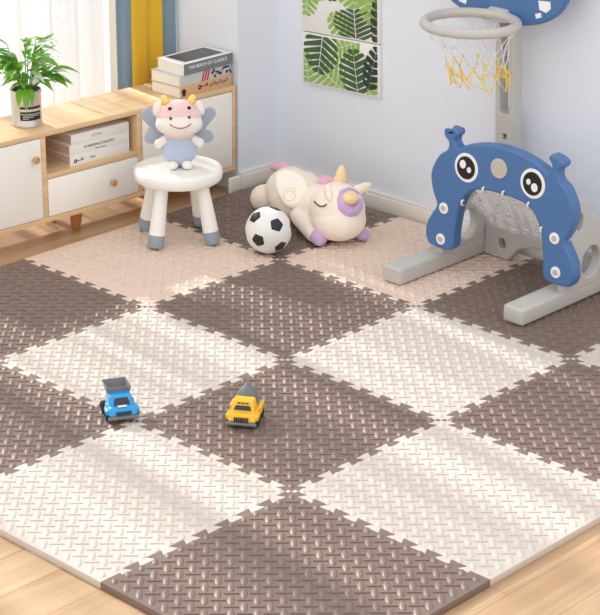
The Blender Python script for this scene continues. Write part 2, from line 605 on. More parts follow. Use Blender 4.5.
def tile(i, j, m, label):
    x0, y0, x1, y1 = i*T, j*T, (i+1)*T, (j+1)*T
    lo_i, hi_i, lo_j, hi_j = i > -1, i < 2, j > -1, j < 2
    ex0 = x0-(0 if lo_i else STRIP0); ex1 = x1+(0 if hi_i else STRIP1)
    ey0 = y0-(0 if lo_j else STRIP0); ey1 = y1+(0 if hi_j else STRIP1)
    bottom = wave((x0, y0), None, True) if lo_j else [(x0, ey0), (x1, ey0)]
    right = wave((x1, y0), None, False) if hi_i else [(ex1, y0), (ex1, y1)]
    top = wave((x0, y1), None, True) if hi_j else [(x0, ey1), (x1, ey1)]
    left = wave((x0, y0), None, False) if lo_i else [(ex0, y0), (ex0, y1)]
    loop = []
    def ext(L):
        for q in L:
            if not loop or (abs(loop[-1][0]-q[0])+abs(loop[-1][1]-q[1])) > 1e-6: loop.append(q)
    ext(bottom)
    if not lo_j and not hi_i: ext([(ex1, ey0)])
    ext(right)
    if not hi_i and not hi_j: ext([(ex1, ey1)])
    ext(top[::-1])
    if not hi_j and not lo_i: ext([(ex0, ey1)])
    ext(left[::-1])
    if not lo_i and not lo_j: ext([(ex0, ey0)])
    if abs(loop[0][0]-loop[-1][0])+abs(loop[0][1]-loop[-1][1]) < 1e-6: loop.pop()
    # straight outer strips: drop the lattice corners that would notch the border
    cx, cy = (x0+x1)/2, (y0+y1)/2
    loop = [(q[0]-cx, q[1]-cy) for q in loop]
    me = plate([loop], .0195, .0006, 0, Matrix.Translation((0, 0, -.0098)))
    bm = bmesh.new(); bm.from_mesh(me); bpy.data.meshes.remove(me)
    V, F = [], []
    n = 14; p = T/n
    for a in range(0 if lo_i else -1, n):
        for c in range(0 if lo_j else -1, n):
            q = (-T/2+(a+.5)*p, -T/2+(c+.5)*p)
            rim = (a == 0 and lo_i) or (a == n-1 and hi_i) or (c == 0 and lo_j) or (c == n-1 and hi_j)
            leaf_bump((q[0], q[1]), PI/4, .0320 if rim else .0500, .0165 if rim else .0180, .0038, V, F, st=(-.75, -.3, .3, .75))
            if a < n-1 and c < n-1:
                leaf_bump((q[0]+p/2, q[1]+p/2), -PI/4, .0370, .0052, .0026, V, F, st=(-.92, 0, .92), box=True)
    vs = [bm.verts.new((v[0], v[1], v[2]-.0001)) for v in V]
    for f in F: bm.faces.new([vs[k] for k in f])
    me = bpy.data.meshes.new('foam_mat_tile')
    bm.to_mesh(me); bm.free()
    o = link_mesh('foam_mat_tile', me, m, angle=50)
    o.location = (cx, cy, 0)
    tag(o, label, 'floor mat', 'interlocking foam tiles of the play mat')
DK, WH, WH_SHADE = 'foam_dark', 'foam_white', 'foam_white_shade'
TILES = {
 (-1, -1): (DK, 'taupe foam tile at the mat corner nearest the viewer'),
 (0, -1): (WH, 'off-white foam tile beside the wooden floor at lower right'),
 (1, -1): (DK, 'taupe foam tile at the right edge of the photo between two white ones'),
 (2, -1): (WH, 'off-white foam tile of which only a corner shows at the right edge'),
 (-1, 0): (WH, 'white foam tile in front of the blue toy truck, beside the floor at lower left'),
 (0, 0): (DK, 'taupe foam tile with the yellow toy truck on it'),
 (1, 0): (WH, 'off-white foam tile in the middle right with nothing on it'),
 (2, 0): (DK, 'taupe foam tile under the right foot of the blue basketball arch'),
 (-1, 1): (DK, 'taupe foam tile at the left edge, left of the blue toy truck'),
 (0, 1): (WH, 'sunlit white foam tile directly behind the blue toy truck'),
 (1, 1): (DK, 'taupe foam tile in the mat middle, empty and streaked with light bands'),
 (2, 1): (WH_SHADE, 'white foam tile, warm shade painted into its colour, in front of the unicorn plush, under the left foot of the arch'),
 (-1, 2): (WH, 'white foam tile at the far left corner of the mat'),
 (0, 2): (DK, 'taupe foam tile at the left edge in front of the cabinet door'),
 (1, 2): (WH_SHADE, 'white foam tile, warm shade painted into its colour, under the front legs of the white stool'),
 (2, 2): (DK, 'taupe foam tile in the room corner under the football and unicorn'),
}
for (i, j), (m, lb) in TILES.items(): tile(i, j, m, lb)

# ------------------------------------------------------------------ cabinet
TH = -.0468
CAB = thing('tv_cabinet', 'low oak cabinet with white door and drawer fronts along the curtained window', 'cabinet', (1.64, 1.8505, FLOOR), TH)
CM = Matrix.Translation(CAB.location) @ Matrix.Rotation(TH, 4, 'Z')
XL, XR, ZB, ZT, DP = -1.345, -.002, .086, .409, .24
b = MB()
b.box((XL, 0, ZT-.018), (XR, DP, ZT), .0015)                       # top board
b.box((XL, 0, ZB), (XR, DP, ZB+.018), .0015)                       # bottom board
for x in (XL, XR-.016): b.box((x, 0, ZB+.018), (x+.016, DP, ZT-.018), .001)
for x in (-.884, -.466): b.box((x, .001, ZB+.018), (x+.020, DP-.008, ZT-.018), .001)
b.box((-.8645, .001, .240), (-.4655, DP-.008, .255), .001)          # shelf over the drawer
b.box((XL+.016, DP-.008, ZB+.018), (XR-.016, DP, ZT-.018))          # back
b.build('cabinet_body', 'oak', CAB)
def front(name, x0, x1, z0, z1, knob):
    d = MB().box((x0, -.002, z0), (x1, .014, z1), .0015).build(name, 'lacquer', CAB)
    b = MB()
    mt = Matrix.Translation((knob[0], -.002, knob[1])) @ Matrix.Rotation(PI/2, 4, 'X')
    b.lathe([(0, 0), (.006, 0), (.006, .008), (.0125, .011), (.0135, .016), (.0115, .019), (.0065, .0195), (.005, .0175), (0, .0172)], 24, mt)
    k = b.build('knob', 'knob', d)
    return d
front('door', XL+.019, -.887, ZB+.0205, ZT-.0205, (-.916, .322))
front('door', -.443, -.021, ZB+.0205, ZT-.0205, (-.414, .322))
front('drawer', -.8615, -.4685, ZB+.0205, .2375, (-.588, .170))
for x, dx in ((-1.25, -.02), (-.690, -.004), (-.09, .012)):
    for y, dy in ((.075, -.0), (.20, .02)):
        b = MB()
        pts = []
        for (cx, cy, z, r) in ((x+dx, y+dy, 0, .013), (x, y, ZB, .019)):
            pts += [(cx-r, cy-r, z), (cx+r, cy-r, z), (cx+r, cy+r, z), (cx-r, cy+r, z)]
        b.hexa(pts, .004).build('leg', 'leg_wood', CAB)

# ------------------------------------------------------------------ books
def book(lx, ly, z, L, W, H, rz, m, label, group, pages='pages', extras=()):
    """local frame: spine along +x on the -y side, lying flat; lx,ly = cabinet-frame position of the spine's left end"""
    p = CM @ Vector((lx, ly, z))
    t = thing('book', label, 'book', p, TH+rz, group)
    c = .0025
    b = MB()
    b.box((0, 0, 0), (L, W, c), .0006)
    b.box((0, 0, H-c), (L, W, H), .0006)
    b.box((0, 0, c*.5), (L, c, H-c*.5), .0006)
    b.build('cover', m, t)
    MB().box((.003, c, c), (L-.004, W-.004, H-c)).build('pages', pages, t, smooth=False)
    for (nm, me, mm) in extras: link_mesh(nm, me, mm, t, smooth=False)
    return t
def on_spine(x, z):      # text on the spine face
    return Matrix.Translation((x, -.0003, z)) @ Matrix.Rotation(PI/2, 4, 'X')
def key_mesh(x, z, s=1., flip=False):
    b = MB()
    me = plate([circ(0, 0, .0062*s), circ(0, 0, .0026*s)], .0005)
    b.add_me(me)
    b.add_me(plate([[(.005*s, -.0011*s), (.030*s, -.0011*s), (.030*s, .0011*s), (.005*s, .0011*s)]], .0005))
    for q in (.022, .027): b.add_me(plate([[(q*s, .001*s), (q*s+.0025*s, .001*s), (q*s+.0025*s, .007*s), (q*s, .007*s)]], .0005))
    me = bpy.data.meshes.new('k'); b.bm.to_mesh(me); b.bm.free()
    if flip: me.transform(Matrix.Rotation(PI, 4, 'Z'))
    me.transform(on_spine(x, z))
    return me
gA = 'white-spined books in the open cabinet compartment'
S0 = .2552
bw = .037
book(-.752, .018, S0, .262, .165, bw, .0, 'cover_white', 'white-spined book at the bottom of the compartment stack, black key on its spine', gA, 'page_brown',
     [('key_print', key_mesh(.024, .016, 1.15), 'ink'), ('spine_print', text_mesh("L'INK", .011, mtx=on_spine(.098, .017)), 'ink_grey')])
book(-.752, .018, S0+bw, .262, .165, bw, .0, 'cover_white', 'white-spined book in the middle of the compartment stack, bold black title', gA, 'page_brown',
     [('spine_title', text_mesh('LE WEEKEND COUNTRY', .0125, mtx=on_spine(.128, .022), spacing=.95), 'ink'),
      ('spine_print', text_mesh('Modern houses', .0075, mtx=on_spine(.135, .009)), 'ink_grey')])
book(-.744, .018, S0+2*bw, .254, .160, bw, .0, 'cover_white', 'white-spined book on top of the compartment stack, faint grey title', gA, 'page_brown',
     [('spine_title', text_mesh('ACTION', .010, mtx=on_spine(.11, .020), spacing=1.2), 'ink_grey')])
gB = 'hardback books piled on the cabinet top'
H3 = .0405
z = ZT+.0002
# bottom: tan with drawings
b = MB()
b.add_me(plate([circ(0, 0, .011, .010)], .0005)); b.add_me(plate([[(-.007, -.016), (.007, -.016), (.006, -.008), (-.006, -.008)]], .0005))
skull = bpy.data.meshes.new('s'); b.bm.to_mesh(skull); b.bm.free(); skull.transform(on_spine(.018, .022))
b = MB()
for k in range(6):
    b.add_me(plate([circ(.0, .0, .008, .006), circ(.0, .0, .0055, .0038)], .0005), mtx=Matrix.Translation((.155+.016*k, .020+(k % 2)*.006, 0)))
rings = bpy.data.meshes.new('s'); b.bm.to_mesh(rings); b.bm.free(); rings.transform(on_spine(0, 0))
book(-.268, -.002, z, .262, .15, H3, .07, 'cover_tan', 'tan hardback with black drawings, bottom of the pile on the cabinet', gB,
     extras=[('skull_print', skull, 'ink'), ('key_print', key_mesh(.098, .024, 1.4), 'ink'), ('ring_print', rings, 'ink_navy')])
b = MB()
for k in range(3):
    b.add_me(plate([[(.108+.013*k, 0.001), (.116+.013*k, .001), (.128+.013*k, H3-.001), (.120+.013*k, H3-.001)]], .0005))
stripes = bpy.data.meshes.new('s'); b.bm.to_mesh(stripes); b.bm.free(); stripes.transform(on_spine(0, 0))
b = MB()
rr = random.Random(5)
for k in range(16):
    b.add_me(plate([circ(.165+.0062*k, .008+rr.random()*.024, .004+rr.random()*.004, .003+rr.random()*.004, 7)], .0005))
blots = bpy.data.meshes.new('s'); b.bm.to_mesh(blots); b.bm.free(); blots.transform(on_spine(0, 0))
book(-.266, .002, z+H3, .258, .15, H3, .07, 'cover_pale', 'pale grey hardback with red stripes on its spine, middle of the pile', gB,
     extras=[('stripe_print', stripes, 'ink_red'), ('navy_print', blots, 'ink_navy')])
b = MB()
b.add_me(plate([rrect(.030, .022, .222, .126, .004)], .0006), mtx=Matrix.Translation((0, 0, H3)))
pic = bpy.data.meshes.new('s'); b.bm.to_mesh(pic); b.bm.free()
b = MB()
b.add_me(plate([circ(.165, .075, .024, .026), circ(.165, .075, .017, .019)], .0006), mtx=Matrix.Translation((0, 0, H3+.0005)))
b.add_me(plate([circ(.168, .078, .009, .012)], .0006), mtx=Matrix.Translation((0, 0, H3+.0005)))
em = bpy.data.meshes.new('s'); b.bm.to_mesh(em); b.bm.free()
topb = book(-.250, -.002, z+2*H3, .246, .14, H3, .06, 'cover_white', 'hardback with a slate spine and dark cover picture, top of the pile', gB,
     extras=[('cover_picture', pic, 'photo_dark'), ('cover_emblem', em, 'ink_grey'),
             ('spine_band', plate([[(.0, .0), (.246, .0), (.246, H3), (.0, H3)]], .0006, mtx=on_spine(0, 0)), 'cover_grey'),
             ('spine_title', text_mesh('THE BEACH OF CLASSICS', .0170, .0005, mtx=Matrix.Translation((0, -.0004, 0)) @ on_spine(.120, .024), spacing=1.0), 'white')])

# ------------------------------------------------------------------ potted plant
pp = CM @ Vector((-.856, .112, ZT+.0003))
PL = thing('potted_plant', 'green leafy plant in a silver tin with a black label on the cabinet', 'plant', pp)
R = .0525; PH = .124
pot = MB().lathe([(0, 0), (R-.002, 0), (R, .002), (R, .010), (R-.0012, .012), (R-.0012, PH-.012), (R, PH-.010), (R+.0012, PH-.003), (R, PH), (R-.003, PH), (R-.003, PH-.014), (0, PH-.014)], 48).build('pot', 'tin', PL)
def curved(a0, a1, z0, z1, r, n=16):
    bm = bmesh.new()
    lo = [bm.verts.new((r*math.cos(a0+(a1-a0)*k/n), r*math.sin(a0+(a1-a0)*k/n), z0)) for k in range(n+1)]
    hi = [bm.verts.new((v.co.x, v.co.y, z1)) for v in lo]
    for k in range(n): bm.faces.new((lo[k], lo[k+1], hi[k+1], hi[k]))
    return bm
ac = math.radians(-133)+.42      # label faces slightly right of the viewer
b = MB()
for z0, z1, w in ((.026, .047, .78), (.050, .056, .78), (.066, .073, .78)): b.add(curved(ac-w, ac+w*.9, z0, z1, R+.0004))
b.build('label', 'ink', pot)
b = MB()
for z0, z1, a, c in ((.0425, .0440, -.6, .55), (.0372, .0384, -.6, .1), (.0320, .0334, -.6, -.2)): b.add(curved(ac+a, ac+c, z0, z1, R+.0008))
for k in range(7): b.add(curved(ac-.62+k*.17, ac-.54+k*.17, .0575, .0645, R+.0006, 3))
b.build('label_lettering', 'black', pot) if False else b.build('label_lettering', 'white', pot)
MB().lathe([(0, PH-.013), (R-.0035, PH-.013)], 32).build('soil', 'soil', PL)
rnd = random.Random(11)
stem, fol, pale = MB(), MB(), MB()
def leaf_blade(mb, base, d, L, W, droop, twist):
    d = Vector(d).normalized()
    side = d.cross(Vector((0, 0, 1)))
    side = side.normalized() if side.length > .05 else Vector((1, 0, 0))
    side = Matrix.Rotation(twist, 3, d) @ side
    nrm = side.cross(d)
    bm = bmesh.new()
    rows = []
    n = 8
    p = Vector(base); dd = d.copy()
    for k in range(n+1):
        t = k/n
        w = W*math.sin(PI*min(1, t*.93+.07)**.8)*(.98 if k < n else .0)+.0002
        rows.append([bm.verts.new(p-side*w+nrm*w*.35), bm.verts.new(p), bm.verts.new(p+side*w+nrm*w*.35)])
        p = p+dd*(L/n)
        dd = (dd+Vector((0, 0, -droop/n))).normalized()
    for a, c in zip(rows, rows[1:]):
        for q in (0, 1): bm.faces.new((a[q], a[q+1], c[q+1], c[q]))
    mb.add(bm)
for s in range(17):
    az = 2*PI*s/17+rnd.uniform(-.25, .25)
    lean = rnd.uniform(.15, 1.0)
    hgt = rnd.uniform(.09, .20)
    p0 = Vector((.018*math.cos(az), .018*math.sin(az), PH-.014))
    p2 = Vector((math.cos(az)*lean*.115, math.sin(az)*lean*.115, PH+hgt*(1-.35*lean)))
    p1 = (p0+p2)/2+Vector((0, 0, .02))
    pts = [p0.lerp(p1, t).lerp(p1.lerp(p2, t), t) for t in [k/6 for k in range(7)]]
    stem.tube(pts, [.0022-.0002*k for k in range(7)], 6)
    nl = rnd.randint(5, 7)
    for k in range(nl):
        t = .35+.65*k/(nl-1)
        q = p0.lerp(p1, t).lerp(p1.lerp(p2, t), t)
        a = az+(1 if k % 2 else -1)*rnd.uniform(.3, 1.2)*(1.2-t)
        el = rnd.uniform(-.1, .9)*(1 if k < nl-1 else 1)
        dv = (math.cos(a)*math.cos(el), math.sin(a)*math.cos(el), math.sin(el))
        leaf_blade(pale if rnd.random() < .1 else fol, q, dv, rnd.uniform(.06, .105), rnd.uniform(.009, .0145), rnd.uniform(.3, 1.3), rnd.uniform(-.5, .5))
# a spray that arches out over the right side of the tin, and leaves hanging over its front
for (dx, dz, L) in ((.095, .055, .075), (.105, .045, .06), (.085, .075, .07), (.06, .08, .07)):
    base = Vector((.012, -.012, PH-.005)); tip = Vector((dx*.70, -dx*.71, PH+dz*.55))
    stem.tube([base, base.lerp(tip, .5)+Vector((0, 0, .022)), tip], [.002, .0017, .0012], 6)
    for aa in (-.7, 0, .6):
        leaf_blade(fol, tip, (math.cos(-.80+aa), math.sin(-.80+aa), .25), L, .009, 1.1, .2)
for ox, L in ((-.012, .07), (.006, .085), (.020, .06)):
    base = Vector((-.036+ox*.7, -.038-ox*.7, PH+.012))
    leaf_blade(fol, base, (-.5+ox*6, -.5-ox*6, -.2), L, .012, 2.4, 0)
stem.build('stems', 'leaf', PL)
fol.build('foliage', 'leaf', PL, angle=180)
pale.build('variegated_foliage', 'leaf_pale', PL, angle=180)

# ------------------------------------------------------------------ stool
ST = thing('stool', 'round white child stool with grey-tipped legs in front of the cabinet', 'stool', (1.109, 1.596, .003), math.radians(-33))
SH, SR = .256, .152
MB().lathe([(0, SH-.046), (SR-.03, SH-.046), (SR-.008, SH-.044), (SR-.002, SH-.037), (SR, SH-.026), (SR-.001, SH-.011), (SR-.005, SH-.004), (SR-.013, SH-.0005), (SR-.03, SH), (0, SH-.0012)], 64).build('seat', 'plastic_white', ST)
for sx in (-1, 1):
    for sy in (-1, 1):
        ax, ay = Vector((sx*.066, sy*.066, SH-.034)), Vector((sx*.100, sy*.100, 0))
        b = MB()
        def lp(t): return ax.lerp(ay, t)
        b.tube([lp(0), lp(.3), lp(.6), lp(.795)], [.0215, .0235, .0262, .0275], 24)
        lg = b.build('leg', 'plastic_white', ST)
        e = ay+Vector((0, 0, .001))
        ms = MB().tube([lp(.79), lp(.83), lp(.9), lp(.955), lp(.985), ay+Vector((0, 0, .0018))], [.0277, .0280, .0278, .0268, .0245, .020], 24)
        # flatten the sole
        for v in ms.bm.verts: v.co.z = max(v.co.z, .0005)
        ms.build('foot_cap', 'plastic_sock', lg)

# ------------------------------------------------------------------ cow plush (faces the viewer)
COW = thing('plush_cow', 'small plush cow with grey wings and blue body sitting on the white stool', 'plush toy', (1.114, 1.594, SH+.0036), math.radians(-41))
body = plush('body', [('e', (0, .004, .058), (.064, .050, .058)), ('e', (0, .002, .095), (.052, .042, .042))], 'cow_blue', COW, .004, 5, world=False)
head = plush('head', [('e', (0, .0, .174), (.080, .060, .056)), ('e', (0, -.012, .157), (.084, .056, .044)), ('e', (0, 0, .198), (.066, .050, .042))], 'plush_white', COW, .004, 6, world=False)
# rose patch over the brow: a cap hugging the head
def shrink_cap(src, test, off, m, name, parent):
    me = src.data.copy()
    bm = bmesh.new(); bm.from_mesh(me)
    bm.normal_update()
    dele = [f for f in bm.faces if not test(f.calc_center_median())]
    bmesh.ops.delete(bm, geom=dele, context='FACES')
    for v in bm.verts: v.co += v.normal*off
    bm.to_mesh(me); bm.free()
    return link_mesh(name, me, m, parent, angle=180)
shrink_cap(head, lambda c: c.y < .02 and c.z > .196-2.2*c.x*c.x and c.z < .238, .0012, 'cow_pink', 'brow_patch', head)
from mathutils.bvhtree import BVHTree
bt = BVHTree.FromPolygons([v.co.copy() for v in head.data.vertices], [tuple(p.vertices) for p in head.data.polygons])
def face_pt(x, z, out=0.):
    dv = Vector((0, .93, -.37)).normalized()
    h = bt.ray_cast(Vector((x, -.05, z))-dv, dv)
    return h[0]-dv*out if h[0] is not None else Vector((x, -.05, z))
for nm, mm, lst, rad in (('eye', 'black', ((-.031, .2245), (.034, .2265)), (.0078, .0045, .0066)), ('nostril', 'thread', ((-.030, .188), (.034, .191)), (.0052, .0032, .0054))):
    for x, z in lst: MB().ell(face_pt(x, z, .0008), rad, (-.45, 0, 0)).build(nm, mm, head, angle=180)
pts = []
for k in range(15):
    t = -1+2*k/14
    pts.append(face_pt(.037*t+.003, .150+.017*t*t, .0006))
MB().tube(pts, .0025, 6).build('smile', 'thread_red', head, angle=180)
for s in (-1, 1):
    plush('ear', [('e', (s*.074, .008, .206), (.017, .013, .028), (0, -s*.25, 0))], 'plush_white', head, .004, 3, world=False)
    MB().lathe([(.0, .029), (.007, .027), (.0125, .016), (.0145, 0), (0, -.010)], 16, Matrix.Translation((s*.044, -.002, .232)) @ Matrix.Rotation(s*.35, 4, 'Y')).build('horn', 'horn_yellow', head, angle=180)
    plush('arm', [('c', (s*.048, -.004, .100), (s*.072, -.012, .086), .015, .017)], 'plush_white', COW, .004, 4, world=False)
    plush('foot', [('e', (s*.026, -.040, .015), (.020, .022, .015))], 'plush_white', COW, .004, 3, world=False)
    w = plate([catmull([(s*.02, -.01), (s*.055, .035), (s*.100, .082), (s*.124, .078), (s*.130, .052), (s*.096, .006), (s*.114, -.004), (s*.122, -.028), (s*.104, -.046), (s*.056, -.042)], 6)], .014, .005, 3)
    w.transform(Matrix.Translation((0, .040, .118)) @ Matrix.Rotation(PI/2, 4, 'X'))
    link_mesh('wing', w, 'cow_wing', COW, angle=60)
MB().lathe([(.040, .108), (.053, .110), (.053, .122), (.040, .128)], 32, Matrix.Translation((0, .001, 0)), sy=.82).build('collar', 'cow_pink', COW, angle=180)

COW.scale = (.965,)*3
# ------------------------------------------------------------------ football
bc = Vector((1.217, 1.271, .0025)); BR = .079
BL = thing('football', 'white football with black pentagons leaning against the unicorn plush', 'ball', bc)
def camdir(v): return (r2*v[0]+u2*v[1]-fw*v[2]).normalized()
v0 = camdir((.37, .196, .908)); v2 = camdir((-.413, -.457, .788))
zx = (v2-v0*v2.dot(v0)).normalized(); yx = v0.cross(zx)
RM = Matrix((zx, yx, v0)).transposed()
a = math.atan(2)
ico = [Vector((0, 0, 1)), Vector((0, 0, -1))]
for k in range(5):
    ico.append(Vector((math.sin(a)*math.cos(2*PI*k/5), math.sin(a)*math.sin(2*PI*k/5), math.cos(a))))
    ico.append(-ico[-1])
b = MB(); b.ell((0, 0, BR), (BR, BR, BR), u=64, v=40)
b.build('shell', 'ball', BL, angle=180)
for q in ico:
    b = MB()
    others = sorted(ico, key=lambda w: -w.dot(q))[1:6]
    n = (RM @ q)
    t1 = RM @ (others[0]-q*others[0].dot(q)).normalized(); t2 = n.cross(t1)
    ring_pts = []
    bm = bmesh.new()
    N = 6
    vs = [[bm.verts.new((Vector((0, 0, BR))+n*(BR+.0012)))]]
    for lvl in range(1, N+1):
        row = []
        for k in range(30):
            th = 2*PI*k/30
            seg = (th % (2*PI/5))-PI/5
            rad = .322*math.cos(PI/5)/math.cos(seg)*lvl/N
            rad = min(rad, .305)
            d = (n+ (t1*math.cos(th)+t2*math.sin(th))*math.tan(rad)).normalized()
            row.append(bm.verts.new(Vector((0, 0, BR))+d*(BR+(.0012 if lvl < N else .0001))))
        vs.append(row)
    for k in range(30): bm.faces.new((vs[0][0], vs[1][k], vs[1][(k+1) % 30]))
    for r1, rr2 in zip(vs[1:], vs[2:]):
        for k in range(30): bm.faces.new((r1[k], rr2[k], rr2[(k+1) % 30], r1[(k+1) % 30]))
    bmesh.ops.recalc_face_normals(bm, faces=bm.faces)
    b.add(bm)
    b.build('pentagon', 'ball_black', BL, angle=180)

# ------------------------------------------------------------------ unicorn plush
UN = thing('plush_unicorn', 'cream plush unicorn with lilac mane lying asleep in the room corner', 'plush toy', (1.49, 1.34, 0))
HC = Vector((1.474, 1.193, .105))
body = plush('body', [
    ('e', (1.525, 1.420, .088), (.115, .105, .088), (0, 0, .3)), ('e', (1.555, 1.495, .085), (.095, .085, .085)),
    ('e', (1.500, 1.300, .085), (.085, .085, .080)),
    ('e', (1.500, 1.568, .053), (.050, .052, .050)),                       # hind leg
    ('c', (1.440, 1.330, .062), (1.395, 1.225, .034), .040, .033),          # near arm
    ('c', (1.560, 1.240, .055), (1.535, 1.150, .024), .036, .024),          # far arm
    ('e', HC, (.098, .098, .098)), ('e', HC+Vector((-.012, -.018, -.026)), (.096, .096, .072)),
], 'plush_cream', UN, .005, 5)
plush('hoof', [('e', (1.386, 1.194, .030), (.031, .031, .0295)), ('e', (1.378, 1.184, .026), (.022, .022, .024))], 'plush_lilac', UN, .004, 3)
plush('hoof', [('e', (1.527, 1.122, .021), (.026, .026, .0205))], 'plush_lilac', UN, .004, 3)
# wing lying on the near flank, with its stitched curl
wc = Vector((1.440, 1.372, .146))
vn = Vector((-.60, -.58, .55)).normalized()
wx = Vector((.69, -.72, 0)); wx = (wx-vn*wx.dot(vn)).normalized(); wy = vn.cross(wx)
WM = Matrix.Translation(wc) @ Matrix((wx, wy, vn)).transposed().to_4x4() @ Matrix.Scale(1.1, 4)
wing = plate([catmull([(-.056, .022), (-.052, .050), (-.024, .064), (.015, .056), (.046, .026), (.052, -.012), (.036, -.046), (.006, -.060), (-.020, -.056), (-.040, -.030), (-.054, 0)], 6)], .030, .0135, 4)
wing.transform(WM)
wo = link_mesh('wing', wing, 'plush_wing', UN, angle=80, world=True)
cpts = []
for k in range(40):
    t = k/39
    a_ = .6+t*2*PI*1.35
    rr_ = .024-.012*t
    cpts.append(WM @ Vector((-.008+rr_*math.cos(a_), -.022+rr_*math.sin(a_), .0148)))
MB().tube(cpts, .0018, 6).build('wing_stitching', 'plush_horn', wo, angle=180, world=True)
ep = []
for k in range(12):
    t = -1+2*k/11
    # closed eye: an arc on the head, left of its middle as the viewer sees it
    px, py = -.058+.021*t, .010+.012*t*t-.006*t
    d = r2*px+u2*py
    # find the point on the head along the view
    zc = math.sqrt(max(0, .0965**2-px*px-py*py))
    ep.append(HC+d-fw*(zc+.004))
MB().tube(ep, .0026, 6).build('closed_eye', 'thread', body, angle=180, world=True)
# horn: a ridged cone
b = MB()
prof = []
for k in range(15):
    t = k/14
    prof.append(((.0245-.010*t-.007*t**6)*(1+.05*math.sin(t*22)), .066*t))
prof.append((0, .0685))
b.lathe([(0, -.01)]+prof, 24, Matrix.Translation((1.536, 1.240, .172)) @ Matrix.Rotation(.2, 4, 'Y'))
b.build('horn', 'plush_horn', UN, angle=180, world=True)
def headpt(px, py, out=0.):
    zc = math.sqrt(max(0.0004, .099**2-px*px-py*py))
    return HC+r2*px+u2*py-fw*(zc+out)
# forelock: lilac swoop with a round orange tuft
P_ = headpt
arc = [(.014, .058), (.010, .030), (.018, .006), (.036, -.008), (.056, -.006), (.070, .008), (.078, .030)]
rad = [.010, .014, .019, .021, .020, .017, .011]
fl = [('c', P_(*a_, -.006), P_(*b_, -.006), ra_, rb_) for a_, b_, ra_, rb_ in zip(arc, arc[1:], rad, rad[1:])]
fl += [('c', P_(.014, .058, -.004), P_(.040, .070, -.004), .009, .008), ('c', P_(.040, .070, -.004), P_(.070, .056, -.006), .008, .008)]
plush('forelock', fl, 'plush_lilac', UN, .004, 6)
plush('tuft', [('e', P_(.042, .036, .004), (.030, .030, .021))], 'plush_horn', UN, .004, 3)
plush('mane', [('e', (1.545, 1.312, .160), (.026, .030, .026)), ('e', (1.560, 1.282, .162), (.020, .022, .024)), ('e', (1.575, 1.262, .166), (.016, .020, .018))], 'plush_pink', UN, .004, 3)
plush('tail', [('c', (1.606, 1.550, .118), (1.626, 1.598, .130), .025, .025), ('c', (1.626, 1.598, .130), (1.618, 1.640, .124), .025, .013)], 'plush_pink', UN, .004, 3)
for base, tip in ((P_(.070, .068, -.035), P_(.118, .092, -.05)), (P_(-.030, .070, -.02), P_(-.026, .030, .004))):
    base, tip = Vector(base), Vector(tip)
    plush('ear', [('c', base, base.lerp(tip, .6), .020, .017), ('c', base.lerp(tip, .6), tip, .017, .006)], 'plush_cream', UN, .004, 3)

# ------------------------------------------------------------------ basketball arch play set
PS = thing('basketball_stand', 'blue arch-shaped toy basketball stand with grey pole, hoop and goal net', 'play set', (1.55, .53, 0))
def W(name, b, m, parent=PS, **k): return b.build(name, m, parent, world=True, **k)
def rail(y0, y1, name='base_rail'):
    b = MB()
    b.box((1.287, y0, .0036), (1.830, y1, .060), .010, 3)
    return W(name, b, 'plastic_grey')
rL = rail(.742, .822)
rR = rail(.246, .326)
W('slot', MB().box((1.40, .772, .0575), (1.45, .797, .0592), .0008), 'dark_hole', rL) if False else None
# x-z plates: local X -> world x, local Y -> world z, local Z -> world -y
def XZ(y): return Matrix(((1, 0, 0, 0), (0, 0, -1, y), (0, 1, 0, 0), (0, 0, 0, 1)))
for y, s in ((.762, 1), (.262, 1)):
    dx = .030 if s > 0 else 0.
    out = catmull([(1.50, .050), (1.50, .20), (1.505, .325), (1.530, .352), (1.558+dx*.5, .346), (1.600+dx, .290), (1.688+dx, .175), (1.770+dx*.5, .075), (1.795, .050)], 4, closed=False)
    loops = [out, circ(1.632, .130, .048, .052, 32), circ(1.560, .278, .016, .030, 20)] if s > 0 else [out, circ(1.556, .282, .017, .032, 20), circ(1.600, .180, .030, .034, 24), circ(1.552, .150, .014, .016, 20)]
    me = plate(loops, .034, .005, 2, XZ(y))
    link_mesh('side_panel', me, 'plastic_grey', PS, angle=50, world=True)
# y-z plates facing the viewer: local X -> world -y, local Y -> world z, local Z -> world -x
def YZ(x, yc=0.): return Matrix(((0, 0, -1, x), (-1, 0, 0, yc), (0, 1, 0, 0), (0, 0, 0, 1)))
YC = .4925
lo = [(-.250, .004), (-.150, .004), (-.135, .020), (-.105, .055), (-.055, .072), (.0, .078), (.055, .072), (.095, .055), (.125, .020), (.140, .004), (.205, .004)]
outl = lo+[(.205, .112), (-.250, .112)]
me = plate([outl, circ(-.178, .058, .016, .018, 24)], .034, .005, 2, YZ(1.738, YC))
xb = link_mesh('crossbar', me, 'plastic_grey', PS, angle=50, world=True)
